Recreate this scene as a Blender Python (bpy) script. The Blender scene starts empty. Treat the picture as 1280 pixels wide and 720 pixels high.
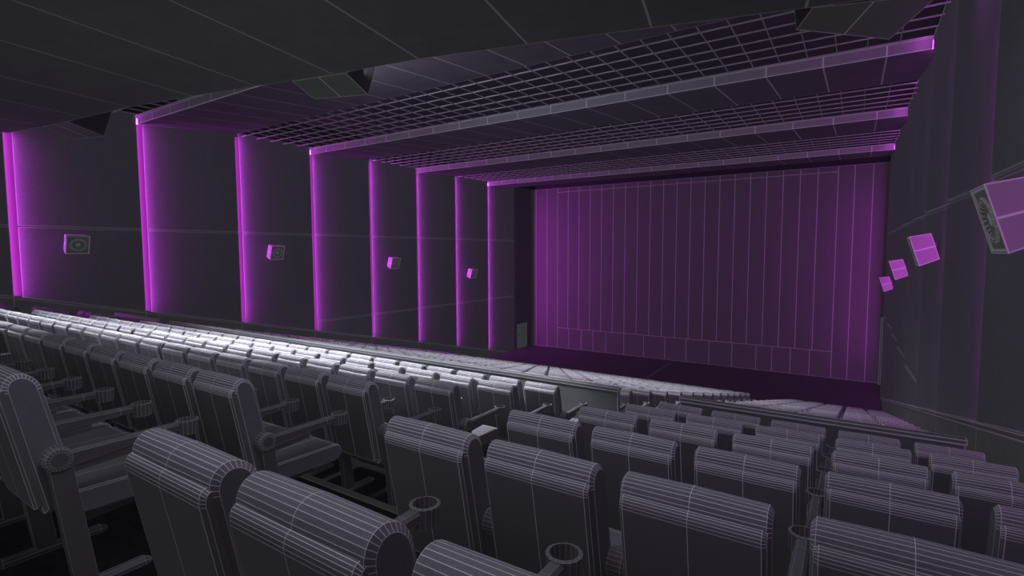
import bpy, math, random
from mathutils import Vector, Matrix
random.seed(4)
PI = math.pi
P = 0.6            # seat pitch, metres
U = 2.04           # room module, metres
ZC = 11.8 * P      # eye height above the stage floor
col = bpy.context.scene.collection
XL, XR = -10 * U, 0.667 * U
YF = 16.5 * U
CEIL = ZC + 2.225 * U

# ------------------------------------------------------------------ helpers
def vcross(a, b): return a.cross(b)

def link(o, parent=None):
    col.objects.link(o)
    if parent is not None: o.parent = parent
    return o

def wire_mesh(name, verts, faces, mat, skip=None, smooth=False, caps=None, mats=None, fm=None):
    """Mesh whose uv layers hold, in metres, the distance to each side of every quad."""
    me = bpy.data.meshes.new(name)
    me.from_pydata([tuple(v) for v in verts], [], faces)
    me.update()
    ua = me.uv_layers.new(name='edge_a'); ub = me.uv_layers.new(name='edge_b')
    V = [Vector(v) for v in verts]
    skip = skip or set()
    def dist(p, a, b):
        d = b - a
        l = d.length
        return (p - a).length if l < 1e-9 else (p - a).cross(d).length / l
    for poly in me.polygons:
        vs = list(poly.vertices); n = len(vs)
        for j, li in enumerate(poly.loop_indices):
            p = V[vs[j]]
            if poly.index in skip or n > 4:
                da = (9, 9); db = (9, 9)
            elif n == 4:
                d = [dist(p, V[vs[e]], V[vs[(e + 1) % 4]]) for e in range(4)]
                for e in range(4):
                    if j == e or j == (e + 1) % 4: d[e] = 0.0
                da = (d[0], d[1]); db = (d[2], d[3])
            else:
                d = [dist(p, V[vs[e]], V[vs[(e + 1) % 3]]) for e in range(3)]
                da = (d[0], d[1]); db = (d[2], 9)
            ua.data[li].uv = da; ub.data[li].uv = db
    for m in (mats or [mat]): me.materials.append(m)
    if fm:
        for poly in me.polygons: poly.material_index = fm.get(poly.index, 0)
    if smooth:
        for poly in me.polygons: poly.use_smooth = len(poly.vertices) <= 4
    return me

class MB:
    def __init__(s): s.v = []; s.f = []; s.skip = set(); s.fm = {}
    def add(s, verts, faces, skip=(), m=0):
        b = len(s.v); fb = len(s.f)
        s.v += [tuple(v) for v in verts]
        s.f += [tuple(b + i for i in f) for f in faces]
        for k in skip: s.skip.add(fb + k)
        if m:
            for k in range(len(faces)): s.fm[fb + k] = m
        return s
    def quad(s, a, b, c, d, skip=False, m=0): return s.add([a, b, c, d], [(0, 1, 2, 3)], [0] if skip else [], m)
    def box(s, x0, x1, y0, y1, z0, z1, skip=(), m=0):
        v = [(x0,y0,z0),(x1,y0,z0),(x1,y1,z0),(x0,y1,z0),(x0,y0,z1),(x1,y0,z1),(x1,y1,z1),(x0,y1,z1)]
        return s.add(v, [(3,2,1,0),(4,5,6,7),(0,1,5,4),(1,2,6,5),(2,3,7,6),(3,0,4,7)], skip, m)
    def hexa(s, lo, hi, m=0):
        return s.add(list(lo) + list(hi), [(3,2,1,0),(4,5,6,7),(0,1,5,4),(1,2,6,5),(2,3,7,6),(3,0,4,7)], (), m)
    def loft(s, rings, closed=True, cap0=True, cap1=True, m=0):
        n = len(rings[0]); v = [p for r in rings for p in r]; f = []
        for i in range(len(rings) - 1):
            for j in range(n if closed else n - 1):
                k = (j + 1) % n
                f.append((i*n+j, i*n+k, (i+1)*n+k, (i+1)*n+j))
        if cap0: f.append(tuple(reversed(range(n))))
        if cap1: f.append(tuple((len(rings)-1)*n + j for j in range(n)))
        return s.add(v, f, (), m)
    def mesh(s, name, mat, **k): return wire_mesh(name, s.v, s.f, mat, s.skip, fm=s.fm, **k)
    def obj(s, name, mat, parent=None, color=None, **k):
        o = link(bpy.data.objects.new(name, s.mesh(name, mat, **k)), parent)
        if color is not None: o.color = (1, 1, 1, color)
        return o

def tag(o, label=None, cat=None, group=None, kind=None):
    if label: o['label'] = label
    if cat: o['category'] = cat
    if group: o['group'] = group
    if kind: o['kind'] = kind
    return o
def empty(name, loc=(0,0,0), rot=(0,0,0)):
    o = link(bpy.data.objects.new(name, None)); o.location = loc; o.rotation_euler = rot
    o.empty_display_size = .1
    return o
def struct(o): o['kind'] = 'structure'; return o

# ------------------------------------------------------------------ materials
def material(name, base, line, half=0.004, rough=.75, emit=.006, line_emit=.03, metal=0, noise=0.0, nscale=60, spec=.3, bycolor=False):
    m = bpy.data.materials.new(name); m.use_nodes = True
    nt = m.node_tree; N = nt.nodes; L = nt.links; N.clear()
    out = N.new('ShaderNodeOutputMaterial'); bs = N.new('ShaderNodeBsdfPrincipled')
    L.new(bs.outputs[0], out.inputs[0])
    bs.inputs['Roughness'].default_value = rough; bs.inputs['Metallic'].default_value = metal
    bs.inputs['Specular IOR Level'].default_value = spec
    mins = []
    for lay in ('edge_a', 'edge_b'):
        uv = N.new('ShaderNodeUVMap'); uv.uv_map = lay
        sx = N.new('ShaderNodeSeparateXYZ'); L.new(uv.outputs[0], sx.inputs[0])
        mn = N.new('ShaderNodeMath'); mn.operation = 'MINIMUM'
        L.new(sx.outputs[0], mn.inputs[0]); L.new(sx.outputs[1], mn.inputs[1]); mins.append(mn)
    mn = N.new('ShaderNodeMath'); mn.operation = 'MINIMUM'
    L.new(mins[0].outputs[0], mn.inputs[0]); L.new(mins[1].outputs[0], mn.inputs[1])
    dv = N.new('ShaderNodeMath'); dv.operation = 'DIVIDE'; L.new(mn.outputs[0], dv.inputs[0])
    if bycolor:
        oi = N.new('ShaderNodeObjectInfo'); mu = N.new('ShaderNodeMath'); mu.operation = 'MULTIPLY'
        L.new(oi.outputs['Alpha'], mu.inputs[0]); mu.inputs[1].default_value = half
        L.new(mu.outputs[0], dv.inputs[1])
    else: dv.inputs[1].default_value = half
    rg = N.new('ShaderNodeMapRange'); rg.inputs['From Min'].default_value = .75; rg.inputs['From Max'].default_value = 1.25
    rg.inputs['To Min'].default_value = 1; rg.inputs['To Max'].default_value = 0
    L.new(dv.outputs[0], rg.inputs['Value'])
    bc = N.new('ShaderNodeMix'); bc.data_type = 'RGBA'
    L.new(rg.outputs[0], bc.inputs[0])
    bc.inputs[6].default_value = (*base, 1); bc.inputs[7].default_value = (*line, 1)
    if noise:
        tc = N.new('ShaderNodeTexCoord'); nz = N.new('ShaderNodeTexNoise'); nz.inputs['Scale'].default_value = nscale
        nz.inputs['Detail'].default_value = 3
        L.new(tc.outputs['Object'], nz.inputs['Vector'])
        mr = N.new('ShaderNodeMapRange'); mr.inputs['To Min'].default_value = 1 - noise; mr.inputs['To Max'].default_value = 1 + noise
        mr.inputs['From Min'].default_value = .3; mr.inputs['From Max'].default_value = .7
        L.new(nz.outputs[0], mr.inputs['Value'])
        sc = N.new('ShaderNodeVectorMath'); sc.operation = 'SCALE'; sc.inputs[0].default_value = base
        L.new(mr.outputs[0], sc.inputs['Scale']); L.new(sc.outputs[0], bc.inputs[6])
    L.new(bc.outputs[2], bs.inputs['Base Color'])
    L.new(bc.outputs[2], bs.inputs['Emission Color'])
    es = N.new('ShaderNodeMapRange'); L.new(rg.outputs[0], es.inputs['Value'])  # every surface glows faintly, standing in for ambient light
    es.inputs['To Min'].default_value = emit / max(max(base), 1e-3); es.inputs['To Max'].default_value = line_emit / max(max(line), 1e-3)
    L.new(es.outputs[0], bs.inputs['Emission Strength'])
    return m

def glow(name, c, s):
    m = bpy.data.materials.new(name); m.use_nodes = True
    b = m.node_tree.nodes['Principled BSDF']
    b.inputs['Base Color'].default_value = (.02, .01, .02, 1)
    b.inputs['Emission Color'].default_value = (*c, 1); b.inputs['Emission Strength'].default_value = s
    return m

M = {}  # emit: self-glow tuned per surface in place of soft room light
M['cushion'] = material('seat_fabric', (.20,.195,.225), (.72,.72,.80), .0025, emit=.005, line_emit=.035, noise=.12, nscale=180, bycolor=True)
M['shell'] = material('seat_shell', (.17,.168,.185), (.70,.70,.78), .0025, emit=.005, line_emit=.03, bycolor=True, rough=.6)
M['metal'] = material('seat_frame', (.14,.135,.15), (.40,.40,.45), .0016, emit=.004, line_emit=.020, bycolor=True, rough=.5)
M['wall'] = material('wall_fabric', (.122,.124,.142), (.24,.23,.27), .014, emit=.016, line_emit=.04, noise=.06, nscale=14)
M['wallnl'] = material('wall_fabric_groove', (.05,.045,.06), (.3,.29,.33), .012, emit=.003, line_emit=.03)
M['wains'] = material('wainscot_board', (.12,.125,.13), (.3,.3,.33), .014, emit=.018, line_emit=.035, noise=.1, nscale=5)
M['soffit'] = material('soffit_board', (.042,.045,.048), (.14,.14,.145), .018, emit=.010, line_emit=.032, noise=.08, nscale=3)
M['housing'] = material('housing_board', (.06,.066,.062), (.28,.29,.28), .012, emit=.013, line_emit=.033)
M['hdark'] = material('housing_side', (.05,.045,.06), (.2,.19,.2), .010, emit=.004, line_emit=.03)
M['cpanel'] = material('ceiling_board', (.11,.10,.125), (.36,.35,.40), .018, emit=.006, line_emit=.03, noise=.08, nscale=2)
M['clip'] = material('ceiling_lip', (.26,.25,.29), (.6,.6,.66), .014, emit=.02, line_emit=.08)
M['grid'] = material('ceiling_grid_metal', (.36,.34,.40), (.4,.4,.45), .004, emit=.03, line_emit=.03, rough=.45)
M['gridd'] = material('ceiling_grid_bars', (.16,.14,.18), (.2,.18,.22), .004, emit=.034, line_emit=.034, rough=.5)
M['void'] = material('ceiling_void', (.05,.034,.06), (.03,.03,.03), .004, emit=.010, line_emit=.001)  # purple spill from the strip tops put into its colour and glow
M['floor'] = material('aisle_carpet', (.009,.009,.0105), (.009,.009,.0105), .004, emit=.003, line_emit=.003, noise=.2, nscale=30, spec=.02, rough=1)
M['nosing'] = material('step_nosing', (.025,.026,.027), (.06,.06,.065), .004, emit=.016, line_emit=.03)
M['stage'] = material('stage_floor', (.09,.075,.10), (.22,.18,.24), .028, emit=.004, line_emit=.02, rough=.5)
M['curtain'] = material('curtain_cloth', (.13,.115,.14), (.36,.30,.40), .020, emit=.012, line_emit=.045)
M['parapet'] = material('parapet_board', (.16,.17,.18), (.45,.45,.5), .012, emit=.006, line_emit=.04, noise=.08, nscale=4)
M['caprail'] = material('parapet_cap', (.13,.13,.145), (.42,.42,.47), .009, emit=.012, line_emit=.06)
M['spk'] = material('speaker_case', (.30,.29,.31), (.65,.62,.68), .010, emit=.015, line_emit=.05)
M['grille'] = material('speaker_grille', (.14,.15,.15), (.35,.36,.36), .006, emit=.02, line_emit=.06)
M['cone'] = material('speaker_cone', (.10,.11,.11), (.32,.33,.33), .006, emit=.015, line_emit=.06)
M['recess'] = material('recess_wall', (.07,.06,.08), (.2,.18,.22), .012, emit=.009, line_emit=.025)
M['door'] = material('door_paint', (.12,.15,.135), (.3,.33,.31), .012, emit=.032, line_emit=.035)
M['led'] = glow('purple_light_diffuser', (.36,.022,.40), .5)

# ------------------------------------------------------------------ floor, stage
rear_y = [1.15 + 1.76*i for i in range(6)]; rear_h = [.94 + .405*i for i in range(6)]
front_y = [12.7 + 1.8*j for j in range(14)]; front_h = [3.655 + .427*j for j in range(14)]
HC = 1.88
def build_floor():
    mb = MB()
    steps = [(-9, ZC - (.94-.405*2+HC)*P), (-2.3, ZC - (.94-.405+HC)*P)]
    steps = [(-9, -(.94-.81+HC)), (rear_y[0]-1.76-.20, -(.94-.405+HC))]
    for y, h in zip(rear_y, rear_h): steps.append((y-.20, -(h+HC)))
    for y, h in zip(front_y, front_h): steps.append((y-.20 if y > 13 else 11.75, -(h+HC)))
    steps.append((front_y[-1]+1.9, -11.8))
    x0, x1 = XL-.3, XR+.3
    for i, (y, h) in enumerate(steps):
        y1 = steps[i+1][0] if i+1 < len(steps) else None
        z = ZC + h*P
        if y1 is not None:
            mb.quad((x0,y*P,z),(x1,y*P,z),(x1,y1*P,z),(x0,y1*P,z))
            z2 = ZC + steps[i+1][1]*P
            mb.quad((x0,y1*P,z2),(x0,y1*P,z),(x1,y1*P,z),(x1,y1*P,z2))
    struct(mb.obj('floor', M['floor']))
    for i, (y, h) in enumerate(steps[1:-1]):
        z = ZC + (steps[i][1])*P; nb = MB()
        nb.box(x0+.5, x1-.5, y*P-.05, y*P+.012, z-.05, z+.008)
        struct(nb.obj('trim_%d' % (i+3), M['nosing']))
    s = MB(); ys = (front_y[-1]+1.9)*P
    for a, b in ((XL-.3, -15.95*P), (-15.95*P, XR+.3)):
        s.quad((a,ys,0),(b,ys,0),(b,YF+.3,0),(a,YF+.3,0))
    struct(s.obj('floor', M['stage']))
build_floor()

# ------------------------------------------------------------------ walls
def base_z(y): return ZC - (.34*P + .2265*y)
YB = -5.0          # back wall
strip_y = [(2.24 + 1.63*k)*U for k in range(-2, 8)]
END = 15.2*U
def wall_side(side):
    xw = XL if side == 'left' else XR
    s = 1 if side == 'left' else -1           # into the room
    # backing wall
    mb = MB(); xb = xw - s*.12
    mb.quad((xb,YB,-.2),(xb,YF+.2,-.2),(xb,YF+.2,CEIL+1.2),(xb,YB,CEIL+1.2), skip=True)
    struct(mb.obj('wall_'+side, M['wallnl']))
    # stepped fabric panels
    n = len(strip_y)
    for i, y0 in enumerate(strip_y):
        y1 = strip_y[i+1] if i+1 < n else END
        prot = .13
        z_g = [(ZC+.372*U, ZC+.402*U), (ZC-1.555*U, ZC-1.525*U)]
        segs = []
        top = CEIL + .12
        b0, b1 = base_z(y0), base_z(y1)
        lo = [b0, b1]
        pan = MB()
        def slab(zb0, zb1, zt0, zt1, dx=0.0):
            xa0 = xw - s*.11; 
            fa = xw - s*dx + s*prot*SW/(y1-y0); fb = xw + s*(prot - dx); y0_ = y0 + SW; zb0 = zb0 + (zb1-zb0)*SW/(y1-y0)
            lo = [(xa0,y0_,zb0),(fa,y0_,zb0),(fb,y1,zb1),(xa0,y1,zb1)]
            hi = [(xa0,y0_,zt0),(fa,y0_,zt0),(fb,y1,zt1),(xa0,y1,zt1)]
            if s < 0: lo.reverse(); hi.reverse()
            pan.hexa(lo, hi)
        g1, g2 = z_g
        if b1 < g2[0]-.05 and b0 < g2[0]-.05:
            slab(b0, b1, g2[0], g2[0]); slab(g2[0], g2[0], g2[1], g2[1], .035); slab(g2[1], g2[1], g1[0], g1[0])
        else:
            slab(b0, b1, g1[0], g1[0])
        slab(g1[0], g1[0], g1[1], g1[1], .035)
        slab(g1[1], g1[1], top, top)
        o = pan.obj('wall_panel', M['wall'])
        k = n - i
        if side == 'left': where = ORD[k] + ' from the screen on the left wall'
        else: where = ORD[k] + ' from the screen on the right wall'
        tag(o, 'tall dark fabric wall panel, ' + where, 'wall panel', 'fabric panels along the %s wall' % side)
        # light strip at the panel's near edge, set in the step of the panel before it
        st = MB(); w = SW - .004
        xi = xw + s*.004
        zt = CEIL - .03
        xo = xw + s*(prot*w/(y1-y0))
        lo = [(xw-s*.02,y0+.004,b0),(xi,y0+.004,b0+.02),(xo,y0+w,b0-.01),(xw-s*.02,y0+w,b0-.01)]
        hi = [(xw-s*.02,y0+.004,zt),(xi,y0+.004,zt),(xo,y0+w,zt),(xw-s*.02,y0+w,zt)]
        if s < 0: lo.reverse(); hi.reverse()
        st.hexa(lo, hi)
        so = st.obj('light_strip', M['led'])
        tag(so, 'vertical purple light strip, ' + where, 'light strip', 'purple light strips on the %s wall' % side)
        # its light
        h = zt - b0; k = n - i
        ld = bpy.data.lights.new('strip_light', 'AREA'); ld.shape = 'RECTANGLE'; ld.size = .12; ld.size_y = h
        ld.energy = STRIP_W * h / 8 * (.3 if (k > n-3 and side == 'right') else 1) * (.4 if side == 'right' else 1); ld.color = (.80, .07, .95); ld.spread = math.radians(150)
        lo_ = link(bpy.data.objects.new('strip_light', ld))
        lo_.location = (xw + s*.085, y0 + .02, (zt + b0)/2)
        fw = Vector((-s*.30, 1, 0)).normalized()
        up = Vector((0,0,1)); rt = up.cross(-fw).normalized()
        lo_.rotation_euler = Matrix((rt, up, -fw)).transposed().to_euler()
    # recess beside the curtain
    rc = MB()
    xr = xw - s*.06
    ys = [END, END+.55, END+1.1, END+1.7, YF]
    for a, b in zip(ys[:-1], ys[1:]):
        q = [(xr,a,0),(xr,b,0),(xr,b,CEIL+.1),(xr,a,CEIL+.1)]
        rc.quad(*q, skip=(a != END))
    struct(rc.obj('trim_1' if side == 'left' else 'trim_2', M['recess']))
    # sloping wainscot
    wb = MB(); d = .12
    ysg = [YB] + [y for y in strip_y if y > YB] + [END]
    for a, b in zip(ysg[:-1], ysg[1:]):
        za, zb = base_z(a), base_z(b)
        lo = [(xw-s*.1,a,-.1),(xw+s*d,a,-.1),(xw+s*d,b,-.1),(xw-s*.1,b,-.1)]
        hi = [(xw-s*.1,a,za-.06),(xw+s*d,a,za-.06),(xw+s*d,b,zb-.06),(xw-s*.1,b,zb-.06)]
        if s < 0: lo.reverse(); hi.reverse()
        wb.hexa(lo, hi)
        lo = [(xw-s*.1,a,za-.06),(xw+s*(d+.03),a,za-.06),(xw+s*(d+.03),b,zb-.06),(xw-s*.1,b,zb-.06)]
        hi = [(xw-s*.1,a,za),(xw+s*(d+.03),a,za),(xw+s*(d+.03),b,zb),(xw-s*.1,b,zb)]
        if s < 0: lo.reverse(); hi.reverse()
        wb.hexa(lo, hi, m=1)
    struct(wb.obj('baseboard_'+side, M['wains'], mats=[M['wains'], M['wains_cap']]))
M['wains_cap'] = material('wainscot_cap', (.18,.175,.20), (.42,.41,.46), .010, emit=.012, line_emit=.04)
ORD = ['', 'first','second','third','fourth','fifth','sixth','seventh','eighth','ninth','tenth','eleventh','twelfth','thirteenth',
       'fourteenth','fifteenth','sixteenth','seventeenth','eighteenth','nineteenth','twentieth','twenty-first']
STRIP_W = 105; SW = .22
wall_side('left'); wall_side('right')

# door in the left recess
dr = MB(); xd = XL - .06
dr.box(xd-.01, xd+.05, 15.50*U, 16.15*U, 0, .88*U+.0)
d = dr.obj('door_1', M['door']); struct(d)
dh = MB(); dh.box(xd+.05, xd+.09, 15.58*U, 15.61*U, .9, 1.1); dh.obj('door_handle', M['metal'], d, .5)
dp = MB(); dp.box(xd+.05, xd+.06, 15.58*U, 16.07*U, .12, 1.65); dp.obj('door_panel', M['door'], d)

# front wall with the curtained screen
fw_ = MB(); fw_.quad((XL-.3,YF+.25,-.2),(XR+.3,YF+.25,-.2),(XR+.3,YF+.25,CEIL+1.2),(XL-.3,YF+.25,CEIL+1.2), skip=True)
struct(fw_.obj('wall_front', M['wallnl']))
bw_ = MB(); bw_.quad((XL-.3,YB,-.2),(XL-.3,YB,CEIL+1.2),(XR+.3,YB,CEIL+1.2),(XR+.3,YB,-.2), skip=True)
struct(bw_.obj('wall_back', M['wallnl']))

def screen():
    root = empty('screen_curtain', ((XL+XR)/2, YF, 0))
    tag(root, 'wide purple-lit curtain covering the whole front wall behind the stage', 'curtain')
    cx = (XL+XR)/2
    inner = [-8.93 + .4213*i for i in range(21)]      # upright seams of the middle field
    inner[-1] = -.46
    zb, zt = ZC - 2.74*U, ZC + 2.10*U
    def field(name, xs, z0, z1, y, pleat=.0, m='curtain'):
        mb = MB()
        for a, b in zip(xs[:-1], xs[1:]):
            # shallow folds: each cloth width bows a little toward the room
            n = 6; pts = []
            for k in range(n+1):
                t = k/n; pts.append((a+(b-a)*t, -pleat*math.sin(PI*t)))
            x0, x1 = a*U-cx, b*U-cx
            v = []; f = []
            for k, (px, dy) in enumerate(pts):
                v += [(px*U-cx, y+dy, z0), (px*U-cx, y+dy, z1)]
            base = len(mb.v); mb.v += v
            for k in range(n):
                mb.f.append((base+2*k, base+2*k+2, base+2*k+3, base+2*k+1))
        me = mb.mesh(name, M[m])
        # seam lines only at the joins between widths: rewrite the edge distances from x and z
        ua, ub = me.uv_layers['edge_a'], me.uv_layers['edge_b']
        for poly in me.polygons:
            i = poly.index // 6; a, b = xs[i]*U-cx, xs[i+1]*U-cx
            for li in poly.loop_indices:
                c = me.vertices[me.loops[li].vertex_index].co
                ua.data[li].uv = (c.x-a, b-c.x); ub.data[li].uv = (c.z-z0, z1-c.z)
        return link(bpy.data.objects.new(name, me), root)
    field('centre_drape', inner, zb, zt, 0, .035)
    field('top_valance', inner, zt, CEIL+.05, 0, .0)
    low = [-8.93,-8.47,-7.98,-7.53,-7.05,-6.40,-5.72,-5.02,-4.35,-3.66,-3.0,-2.34,-1.92,-1.45,-.98,-.46]
    field('bottom_skirt', low, 0, zb, 0, .0)
    field('side_drape', [-10.02,-9.82,-9.36,-8.93], 0, CEIL+.05, 0, .02)
    field('side_drape', [-.46,-.09,.31,.69], 0, CEIL+.05, 0, .02)
screen()
# slender corner post right of the curtain
cp = MB(); cp.box(XR-.14, XR-.04, YF-.35, YF-.25, 0, 1.75*U)
tag(cp.obj('corner_post', M['clip']), 'slim pale upright post at the right end of the curtain', 'post')

# ------------------------------------------------------------------ ceiling
v_ = MB(); v_.quad((XL-.3,YB,CEIL+1.1),(XL-.3,YF+.3,CEIL+1.1),(XR+.3,YF+.3,CEIL+1.1),(XR+.3,YB,CEIL+1.1), skip=True)
struct(v_.obj('ceiling', M['void']))
lips = [3.90, 7.16, 10.41, 13.70]; gends = [5.48, 8.74, 12.05, 15.3]
ZL, ZG = ZC+2.12*U, ZC+2.232*U
seams = [0.206 - .6006*i for i in range(-1, 19)]
seams = [s for s in seams if -10 < s < .66]; seams = [.667] + seams + [-10.0]
BW = ['nearest the camera', 'second from the camera', 'third from the camera', 'nearest the screen']
for bi, (a, b) in enumerate(zip(lips, gends)):
    root = empty('ceiling_panel', ((XL+XR)/2, a*U, ZL)); cx = (XL+XR)/2
    tag(root, 'solid dark ceiling band with lit front edge, ' + BW[bi], 'ceiling panel', 'solid ceiling bands across the hall')
    L_ = (b-a)*U; dz = ZG-ZL
    bd = MB(); lp = MB()
    for s1, s0 in zip(seams[:-1], seams[1:]):
        x0, x1 = s0*U-cx, s1*U-cx
        bd.hexa([(x0,0,0),(x1,0,0),(x1,L_,dz),(x0,L_,dz)], [(x0,0,.06),(x1,0,.06),(x1,L_,dz+.06),(x0,L_,dz+.06)])
        lp.box(x0, x1, -.02, 0, -.003, dz+.012)
    bd.obj('panel_board', M['cpanel'], root)
    lp.obj('front_lip', M['clip'], root)
# open grids between the bands
gs = [(2.24, 3.87), (5.50, 7.14), (8.76, 10.39), (12.07, 13.68)]
gx = [.605 - .2885*i for i in range(0, 37)]
GW = BW[:3] + ['nearest the screen']
for gi, (a, b) in enumerate(gs):
    root = empty('ceiling_grid', ((XL+XR)/2, a*U, ZG)); cx = (XL+XR)/2
    tag(root, 'open square metal ceiling grid, ' + GW[gi], 'ceiling grid', 'open metal grids between ceiling bands')
    g = MB(); hb = .030
    for x in gx:
        if x > -10: g.box(x*U-cx-.008, x*U-cx+.008, 0, (b-a)*U, 0, hb)
    g.obj('long_bars', M['gridd'], root)['kind'] = 'stuff'
    c = MB(); nb = 6
    for k in range(nb):
        y = (.17 + .2885*k - (0 if gi else .0))*U
        if y < (b-a)*U: c.box(XL-cx, XR-cx, y-.009, y+.009, 0.002, hb+.002)
    c.box(XL-cx, XR-cx, (b-a)*U-.03, (b-a)*U, .0, hb)
    c.obj('cross_bars', M['grid'], root)['kind'] = 'stuff'

# low soffit above the camera
HS = 1.68
edge = [(-5.98,1.36),(-5.392,1.456),(-4.78,1.535),(-4.20,1.60),(-3.58,1.715),(-3.05,1.83),(-2.49,1.955),(-1.93,2.055),(-1.36,2.20),(-.80,2.355),(-.21,2.525),(.25,2.64),(.40,2.67)]
def soffit():
    mb = MB(); z = ZC + HS*U
    dirx, diry = -.20, 1.0
    xs = [(x*HS*U, y*HS*U) for x, y in edge]
    for (xa, ya), (xb, yb) in zip(xs[:-1], xs[1:]):
        yb0 = YB
        fa = (xa - dirx*(ya-yb0), yb0); fb = (xb - dirx*(yb-yb0), yb0)
        cl = lambda p: (min(p[0], XR+4), p[1])
        lo = [(*fa,z),(*fb,z),(xb,yb,z),(xa,ya,z)]
        hi = [(p[0],p[1],p[2]+.12) for p in lo]
        mb.hexa(lo, hi)
        # upstand from the edge to the main ceiling
        mb.hexa([(xa,ya-.06,z+.12),(xb,yb-.06,z+.12),(xb,yb-.01,z+.12),(xa,ya-.01,z+.12)], [(xa,ya-.06,CEIL+.3),(xb,yb-.06,CEIL+.3),(xb,yb-.01,CEIL+.3),(xa,ya-.01,CEIL+.3)])
    xa, ya = xs[0]; fa = (xa - dirx*(ya-YB), YB)
    mb.hexa([(XL-.1,YB,z),(*fa,z),(xa,ya,z),(XL-.1,ya-.1,z)], [(XL-.1,YB,z+.12),(*fa,z+.12),(xa,ya,z+.12),(XL-.1,ya-.1,z+.12)])
    o = mb.obj('ceiling', M['soffit']); struct(o)
soffit()
# wedge housings hung from the soffit edge
def housing(e0, e1, d0, d1, f1, label, mid=True):
    """e: near edge on the soffit plane, d: lower front edge, f: top front edge  (x,y,z in U, camera origin)"""
    c = Vector(e0); root_loc = (c.x*U, c.y*U, ZC+c.z*U)
    rx, ry, rz = e0
    def L(p): return ((p[0]-rx)*U, (p[1]-ry)*U, (p[2]-rz)*U - .004)
    root = empty('projector_housing', root_loc)
    tag(root, label, 'housing', 'wedge housings under the soffit edge')
    mp = lambda a, b: tuple((a[i]+b[i])/2 for i in range(3))
    f0 = tuple(f1[i] + (d0[i]-d1[i]) * 1.0 for i in range(3)); 
    b = MB()
    me, md = mp(e0,e1), mp(d0,d1)
    b.quad(L(e0), L(me), L(md), L(d0)); b.quad(L(me), L(e1), L(d1), L(md))
    b.quad(L(d0), L(d1), L(f1), L(f0))
    b.obj('bottom_board', M['housing'], root)
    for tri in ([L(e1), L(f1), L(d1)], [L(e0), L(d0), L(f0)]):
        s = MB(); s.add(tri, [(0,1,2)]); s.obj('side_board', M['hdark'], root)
housing((-9.059,2.446,1.68),(-8.472,2.537,1.68),(-9.116,2.789,1.58),(-8.542,2.938,1.58),(-8.088, 2.925, 1.95),
        'dark wedge housing under the soffit edge beside the left wall')
housing((-4.676,3.179,1.68),(-4.055,3.321,1.68),(-4.728,3.466,1.58),(-4.142,3.663,1.58),(-4.033, 3.722, 1.95),
        'dark wedge housing under the soffit edge above the left seats')
housing((-.309,4.253,1.68),(.40,4.50,1.68),(-.415,4.328,1.58),(.153,4.913,1.58),(0.093, 5.3, 1.95),
        'dark wedge housing under the soffit edge close to the right wall')

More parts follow.
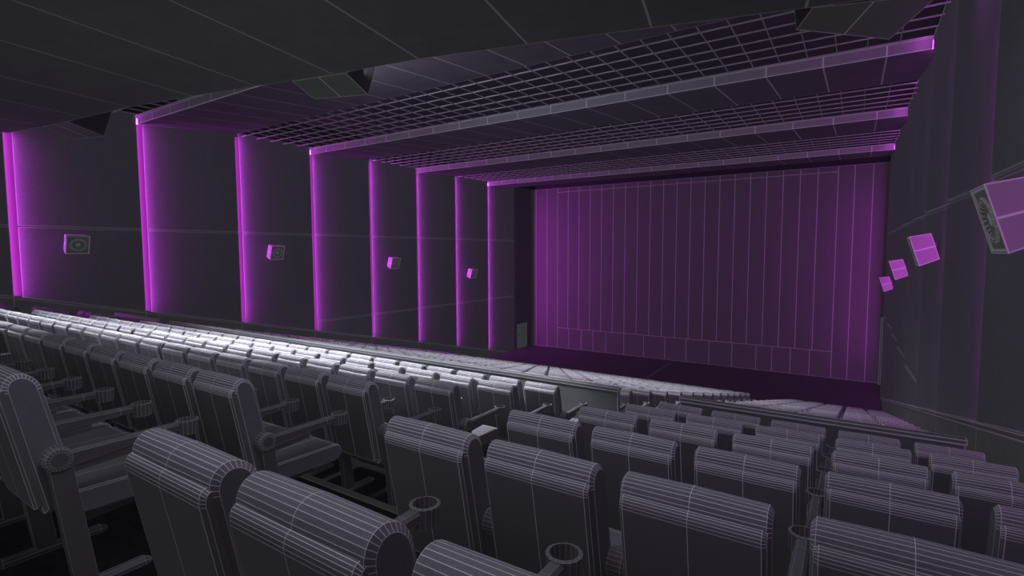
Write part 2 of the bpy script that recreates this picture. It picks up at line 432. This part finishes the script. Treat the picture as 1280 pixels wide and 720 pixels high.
# ------------------------------------------------------------------ seats
def lean(y, z): return (y + .19*(-z))       # z measured down from the top, in pitches
TOP = HC*P
def seat_parts():
    parts = {}
    W = .83*P
    # cushion: reclined slab with a rounded top
    def cushion_ring(x, inset, bulge=0.0):
        r = (.116)*P - inset; rz = .136*P - inset; pts = []
        zc = -.136*P; n = 14
        yb = .058*P
        bot = -1.17*P + inset
        def L(y, z): return (x, y + .19*(-z), TOP + z)
        pts.append(L(yb - r, bot))
        for k in range(n+1):
            a = PI - PI*k/n
            pts.append(L(yb + (r+bulge)*math.cos(a), zc + (rz+bulge)*math.sin(a)))
        pts.append(L(yb + r + .012, bot))
        return pts
    c = MB()
    c.loft([cushion_ring(0, .020), cushion_ring(.014, 0), cushion_ring(W/2, 0, .004), cushion_ring(W-.014, 0), cushion_ring(W, .020)])
    parts['backrest'] = c.mesh('backrest', M['cushion'], smooth=False)
    def shell_ring(x, inset):
        n = 6; pts = []
        def L(y, z): return (x, y + .19*(-z), TOP + z)
        yf = -.048*P; yk = -.104*P + inset; zt = -.090*P - inset; zk = -.172*P
        pts.append(L(yk, -1.12*P + inset))
        for k in range(n+1):
            a = PI - (PI/2)*k/n
            pts.append(L(yf + (yf-yk)*math.cos(a), zk + (zt-zk)*math.sin(a)))
        pts.append(L(yf, -1.12*P + inset))
        return pts
    s = MB(); a0 = .010
    s.loft([shell_ring(a0, .012), shell_ring(a0+.014, 0), shell_ring(W/2, 0), shell_ring(W-a0-.014, 0), shell_ring(W-a0, .012)])
    parts['back_shell'] = s.mesh('back_shell', M['shell'])
    # seat: thick pad, rounded front
    def seat_ring(x, inset):
        pts = []; n = 6; r = .105*P - inset
        y0, y1 = .36*P, 1.22*P
        zt0, zt1 = .82*P, .80*P
        pts.append((x, y0, zt0 - .21*P + inset)); pts.append((x, y0, zt0 - inset))
        for k in range(n+1):
            a = PI/2 - PI*k/n
            pts.append((x, y1 + r*math.cos(a), zt1 - .105*P + r*math.sin(a)))
        return pts
    q = MB(); q.loft([seat_ring(.008, .010), seat_ring(.018, 0), seat_ring(W/2, 0), seat_ring(W-.018, 0), seat_ring(W-.008, .010)])
    parts['seat'] = q.mesh('seat', M['cushion'])
    t = MB(); t.hexa([(.06,.42*P,.50*P),(W-.06,.42*P,.50*P),(W-.09,.95*P,.52*P),(.09,.95*P,.52*P)], [(.04,.40*P,.605*P),(W-.04,.40*P,.605*P),(W-.07,1.05*P,.59*P),(.07,1.05*P,.59*P)])
    parts['seat_pan'] = t.mesh('seat_pan', M['metal'])
    # arm, centred on local x = 0
    def disc(x, r, n=20, cy=.24*P, cz=1.165*P): return [(x, cy + r*math.cos(2*PI*k/n), cz + r*math.sin(2*PI*k/n)) for k in range(n)]
    a = MB(); hw = .05*P
    a.loft([disc(-.068*P, .060*P), disc(-.064*P, .088*P), disc(-.045*P, .10*P), disc(.045*P, .10*P), disc(.064*P, .088*P), disc(.068*P, .060*P)])
    def arm_ring(y, zb, zt, w): return [(-w, y, zb), (w, y, zb), (w, y, zt-.012), (w*.6, y, zt), (-w*.6, y, zt), (-w, y, zt-.012)]
    a.loft([arm_ring(.26*P, 1.09*P, 1.215*P, hw), arm_ring(1.02*P, 1.145*P, 1.215*P, hw*.9), arm_ring(1.16*P, 1.15*P, 1.215*P, hw*.85)])
    a.loft([arm_ring(.30*P, 1.02*P, 1.10*P, hw*.6), arm_ring(.78*P, 1.05*P, 1.125*P, hw*.6)])
    parts['armrest'] = a.mesh('armrest', M['metal'])
    c = MB(); n = 16; cy = 1.225*P
    def ring(r, z): return [(r*math.cos(2*PI*k/n), cy + r*math.sin(2*PI*k/n), z) for k in range(n)]
    ro, ri, zt, zb = .100*P, .080*P, 1.225*P, 1.09*P
    c.loft([ring(ri, zb+.01), ring(ri, zt), ring(ro, zt-.003), ring(ro*.93, zb)], cap0=True, cap1=True)
    parts['cup_holder'] = c.mesh('cup_holder', M['metal'])
    l = MB(); w = .045*P
    l.hexa([(-w,.30*P,.03),(w,.30*P,.03),(w,.46*P,.03),(-w,.46*P,.03)], [(-w,.18*P,1.08*P),(w,.18*P,1.08*P),(w,.33*P,1.08*P),(-w,.33*P,1.08*P)])
    def foot(y, zt, w2): return [(-w2,y,0),(w2,y,0),(w2,y,zt*.6),(w2*.5,y,zt),(-w2*.5,y,zt),(-w2,y,zt*.6)]
    l.loft([foot(.04*P,.02,.03*P), foot(.07*P,.038,.055*P), foot(.80*P,.038,.055*P), foot(.86*P,.02,.03*P)])
    parts['leg'] = l.mesh('leg', M['metal'])
    return parts
PT = seat_parts()
def combined(end):
    v = []; f = []
    def put(me, dx):
        b = len(v); v.extend([(q.co.x+dx, q.co.y, q.co.z) for q in me.vertices]); f.extend([tuple(b+i for i in p.vertices) for p in me.polygons])
    for k in ('backrest','back_shell','seat'): put(PT[k], 0)
    for k in ('armrest','cup_holder','leg'): put(PT[k], .900*P)
    if end: put(PT['leg'], -.06*P)
    return v, f
# lighter one-piece versions for the far rows
FAR = {}
for e in (False, True):
    v, f = combined(e); FAR[e] = wire_mesh('cinema_seat', v, f, M['cushion'])

# camera frame (also used to decide which seats the picture shows)
yaw, pit, rol = math.radians(33.43), math.radians(3.98), math.radians(-.185)
fwv = Vector((-math.sin(yaw)*math.cos(pit), math.cos(yaw)*math.cos(pit), -math.sin(pit)))
rv = Vector((math.cos(yaw), math.sin(yaw), 0)); uv_ = rv.cross(fwv)
r2 = rv*math.cos(rol) + uv_*math.sin(rol); u2 = uv_*math.cos(rol) - rv*math.sin(rol)
def seen(p):
    d = Vector((p[0], p[1], p[2]-ZC)); w = d.dot(fwv)
    if w < .1: return None
    return 640 + 650*d.dot(r2)/w, 360 - 650*d.dot(u2)/w, w

blocks = [('right', -3.14, 5), ('centre', -26.23, 21), ('left', -33.43, 5)]
seats = []
for sec, ys, hs in (('rear', rear_y, rear_h), ('front', front_y, front_h)):
    for ri, (y, h) in enumerate(zip(ys, hs)):
        for bn, x0, n in blocks:
            for k in range(n):
                x = (x0 + k)*P; Y = y*P; z = ZC - (h+HC)*P
                vis = False; dmin = 99
                for dx, dy, dz in ((0,0,TOP),(.5,0,TOP),(0,.7,.7),(.5,.7,.7),(.25,.05,.9),(0,.2,.4),(.5,.2,.4)):
                    s_ = seen((x+dx, Y+dy, z+dz))
                    if s_ and -30 < s_[0] < 1310 and -30 < s_[1] < 760: vis = True
                    if s_: dmin = min(dmin, s_[2])
                if not vis: continue
                if bn == 'right': num = ORD[k+1] + ' right of the near aisle'; end = (k == 0)
                elif bn == 'centre': num = (ORD[n-k] + ' left of the near aisle') if n-k <= 11 else (ORD[k+1] + ' right of the far aisle'); end = (k == 0)
                else: num = ORD[n-k] + ' left of the far aisle'; end = (k == 0)
                if sec == 'rear': rw = 'in the %s row from the camera' % ORD[ri+1]
                else: rw = 'in the %s row beyond the parapet' % ORD[ri+1]
                seats.append((dmin, x, Y, z, end, 'grey cinema seat ' + num + ' ' + rw, sec))
seats.sort(key=lambda t: t[0])
near = seats[:300]; rest = seats[300:]
for d_, x, y, z, end, label, sec in near:
    lw = min(1.0, max(.34, d_*.30)) if d_ < 12 else .4
    if d_ < 8.5:
        root = empty('cinema_seat', (x, y, z))
        tag(root, label, 'seat', 'rows of grey cinema seats')
        def ch(nm, dx=0, par=None):
            o = bpy.data.objects.new(nm, PT[nm]); col.objects.link(o); o.parent = par or root; o.location = (dx, 0, 0); o.color = (1,1,1,lw); return o
        for nm in ('backrest','back_shell','seat','seat_pan'): ch(nm)
        a = ch('armrest', .900*P); ch('cup_holder', 0, a); ch('leg', .900*P)
        if end: ch('leg', -.06*P)
    else:
        o = bpy.data.objects.new('cinema_seat', FAR[end]); col.objects.link(o)
        o.location = (x, y, z); o.color = (1,1,1,lw)
        tag(o, label, 'seat', 'rows of grey cinema seats')
if rest:
    v = []; f = []
    cv, cf = combined(False)
    for d_, x, y, z, end, label, sec in rest:
        b = len(v); v += [(p[0]+x, p[1]+y, p[2]+z) for p in cv]; f += [tuple(b+i for i in q) for q in cf]
    o = link(bpy.data.objects.new('cinema_seats', wire_mesh('cinema_seats', v, f, M['cushion']))); o.color = (1,1,1,.3)
    tag(o, 'distant rows of grey cinema seats filling the front section below the screen', 'seats', 'rows of grey cinema seats', 'stuff')
print('seats', len(seats), 'near', len(near), 'with parts', sum(1 for s in near if s[0] < 8.5))

# parapets on the cross aisle
zf = ZC - (rear_h[-1]+HC)*P; zp = ZC - 3.24*P
for x0, x1, lab in ((-3.14, 1.69, 'low parapet wall on the cross aisle, right of the near aisle'),
                    (-27.15, -4.60, 'long parapet wall on the cross aisle before the front seats'),
                    (-33.43, -28.6, 'short parapet wall on the cross aisle by the left wall')):
    root = empty('parapet', ((x0+x1)/2*P, 11.6*P, zf)); tag(root, lab, 'parapet', 'parapets along the cross aisle')
    w = (x1-x0)*P/2; b = MB()
    b.box(-w, w, -.04, .04, 0, zp-zf-.05); b.obj('board', M['parapet'], root)
    c = MB(); c.box(-w-.01, w+.01, -.055, .055, zp-zf-.05, zp-zf); c.obj('cap_rail', M['caprail'], root)

# ------------------------------------------------------------------ wall speakers
def speaker(side, y, zc, label):
    s = 1 if side == 'left' else -1
    xw = (XL + .03) if side == 'left' else (XR - .03)
    w, h, dp = .60, .58, .33        # along the wall, height, depth
    root = empty('wall_speaker', (xw + s*.26, y*U, ZC + zc*U - .06), (0, 0, 0 if s > 0 else PI))
    tag(root, label, 'speaker', 'loudspeakers on the %s wall' % side)
    tilt = Matrix.Rotation(math.radians(17), 4, 'Y') 
    toe = Matrix.Rotation(math.radians(0), 4, 'Z')
    R = toe @ tilt
    def tr(mb): mb.v = [tuple(R @ Vector(p)) for p in mb.v]; return mb
    b = MB(); hx = dp/2
    # cabinet tapering to the back, sides split by a middle edge
    F = [(hx,-w/2,-h/2),(hx,w/2,-h/2),(hx,w/2,h/2),(hx,-w/2,h/2)]
    Fi = [(hx,-w/2+.03,-h/2+.03),(hx,w/2-.03,-h/2+.03),(hx,w/2-.03,h/2-.03),(hx,-w/2+.03,h/2-.03)]
    Bk = [(-hx,-w/2+.05,-h/2+.04),(-hx,w/2-.05,-h/2+.04),(-hx,w/2-.05,h/2-.04),(-hx,-w/2+.05,h/2-.04)]
    b.add(F+Fi, [(0,1,5,4),(1,2,6,5),(2,3,7,6),(3,0,4,7)])
    b.add(Bk, [(3,2,1,0)])
    mf = lambda p, q: tuple((p[i]+q[i])/2 for i in range(3))
    for i, j in ((3,0),(1,2)):
        a, c = F[i], F[j]; d, e = Bk[i], Bk[j]; m1, m2 = mf(a, c), mf(d, e)
        b.quad(a, d, m2, m1); b.quad(m1, m2, e, c)
    b.quad(F[0], Bk[0], Bk[1], F[1]); b.quad(F[2], Bk[2], Bk[3], F[3])
    tr(b).obj('cabinet', M['spk'], root)
    g = MB(); g.add([(p[0]-.015,p[1],p[2]) for p in Fi]+[(p[0],p[1],p[2]) for p in Fi], [(0,1,2,3),(0,1,5,4),(1,2,6,5),(2,3,7,6),(3,0,4,7)])
    go = tr(g).obj('baffle', M['grille'], root)
    c = MB(); n = 20
    def ring(r, x): return [(x, r*1.1*math.cos(2*PI*k/n), r*math.sin(2*PI*k/n)) for k in range(n)]
    c.loft([ring(.20,hx-.012), ring(.195,hx+.004), ring(.165,hx+.004), ring(.10,hx-.03), ring(.05,hx-.012), ring(.02,hx-.002)], cap0=False)
    tr(c).obj('speaker_cone', M['cone'], root)
    k = MB(); k.box(-.18, -.10, -.05, .05, -.05, .05); k.box(-.19, -.17, -.09, .09, -.12, .12); k.obj('wall_bracket', M['metal'], root, .8)
for i, (y, z) in enumerate(((2.96,.175),(6.20,.045),(9.44,-.235),(12.70,-.62))):
    nm = ['nearest the camera', 'second from the camera', 'third from the camera', 'nearest the screen'][i]
    speaker('left', y, z, 'small tilted box loudspeaker on the left wall, ' + nm)
    speaker('right', y if i else 2.87, z, 'purple-lit tilted box loudspeaker on the right wall, ' + nm)

# ------------------------------------------------------------------ lights
def area(name, loc, target, sx, sy, power, color=(1,1,1), spread=180):
    l = bpy.data.lights.new(name, 'AREA'); l.shape = 'RECTANGLE'; l.size = sx; l.size_y = sy
    l.energy = power; l.color = color; l.spread = math.radians(spread)
    o = link(bpy.data.objects.new(name, l)); o.location = loc
    o.rotation_euler = (Vector(target)-Vector(loc)).to_track_quat('-Z', 'Y').to_euler()
    return o
def spot(loc, target, power, ang, blend=.8, color=(.95,.95,1), rad=.25):
    l = bpy.data.lights.new('downlight', 'SPOT'); l.energy = power; l.spot_size = math.radians(ang); l.spot_blend = blend
    l.color = color; l.shadow_soft_size = rad
    o = link(bpy.data.objects.new('downlight', l)); o.location = loc
    o.rotation_euler = (Vector(target)-Vector(loc)).to_track_quat('-Z', 'Y').to_euler()
MAG = (.80,.09,.95)
# downlights in the soffit over the middle left seats
spot((-18.5*P, 5.4*P, ZC+1.62*U), (-18.5*P, 5.4*P, ZC-2.6*P), 1900, 100, .35)
spot((-11.5*P, 8.8*P, ZC+1.62*U), (-11.5*P, 9.0*P, ZC-2.6*P), 2300, 82, .35)
# light along the soffit edge grazing the first ceiling band
area('edge_light', (-3.6*U, 3.45*U, ZC+1.80*U), (-3.0*U, 6.5*U, ZC+2.3*U), 9, .3, 85, (.9,.88,1), 130)
# wash over the front seats
area('front_wash', (-15*P, 24*P, CEIL-.6), (-15*P, 24*P, 0), 13, 9, 640, (.93,.93,1), 85)
# soft fill in the hall
area('hall_fill', (-3.5, -3.5, ZC+1.2), (-7, 8, ZC-1.5), 5, 2.5, 25, (.88,.9,1))
area('near_fill', (-1.5, .9, ZC+1.5), (-1.5, 1.0, 0), 1.8, .8, 14, (.88,.88,1))
area('row_fill', (-1.5, 4.5, ZC+2.7), (-1.5, 4.0, 0), 5, 3, 24, (.88,.86,1))
# curtain lights in the front corners
for s, xw in ((1, XL), (-1, XR)):
    area('curtain_light', (xw+s*.35, YF-1.0, ZC-.6*U), (xw+s*2.4, YF, ZC-.6*U), .3, 9, 18, MAG, 150)
    for y in lips:
        area('lip_light', (xw+s*.25, y*U-.30, ZC+2.20*U), (xw+s*.4, y*U, ZC+2.17*U), .1, .12, .45, MAG, 140)
area('stage_wash', (-8.5, YF-3.5, CEIL-.5), (-8.5, YF-2.5, 0), 16, 2, 15, MAG, 150)
area('right_wash', (XR-.5, 9, CEIL-.7), (XR-1.2, 8, 0), .5, 6, 20, MAG, 120)

w = bpy.data.worlds.new('world'); bpy.context.scene.world = w; w.use_nodes = True
w.node_tree.nodes['Background'].inputs[0].default_value = (.012,.011,.014,1)
w.node_tree.nodes['Background'].inputs[1].default_value = 1

cam = bpy.data.cameras.new('camera'); cam.lens = 36*650/1280; cam.sensor_width = 36; cam.clip_end = 200; cam.clip_start = .05
co = link(bpy.data.objects.new('camera', cam))
mt = Matrix((r2, u2, -fwv)).transposed().to_4x4(); mt.translation = (0, 0, ZC)
co.matrix_world = mt
sc = bpy.context.scene; sc.camera = co
sc.view_settings.view_transform = 'Standard'; sc.view_settings.look = 'None'
sc.cycles.use_denoising = True
sc.cycles.max_bounces = 6; sc.cycles.diffuse_bounces = 3
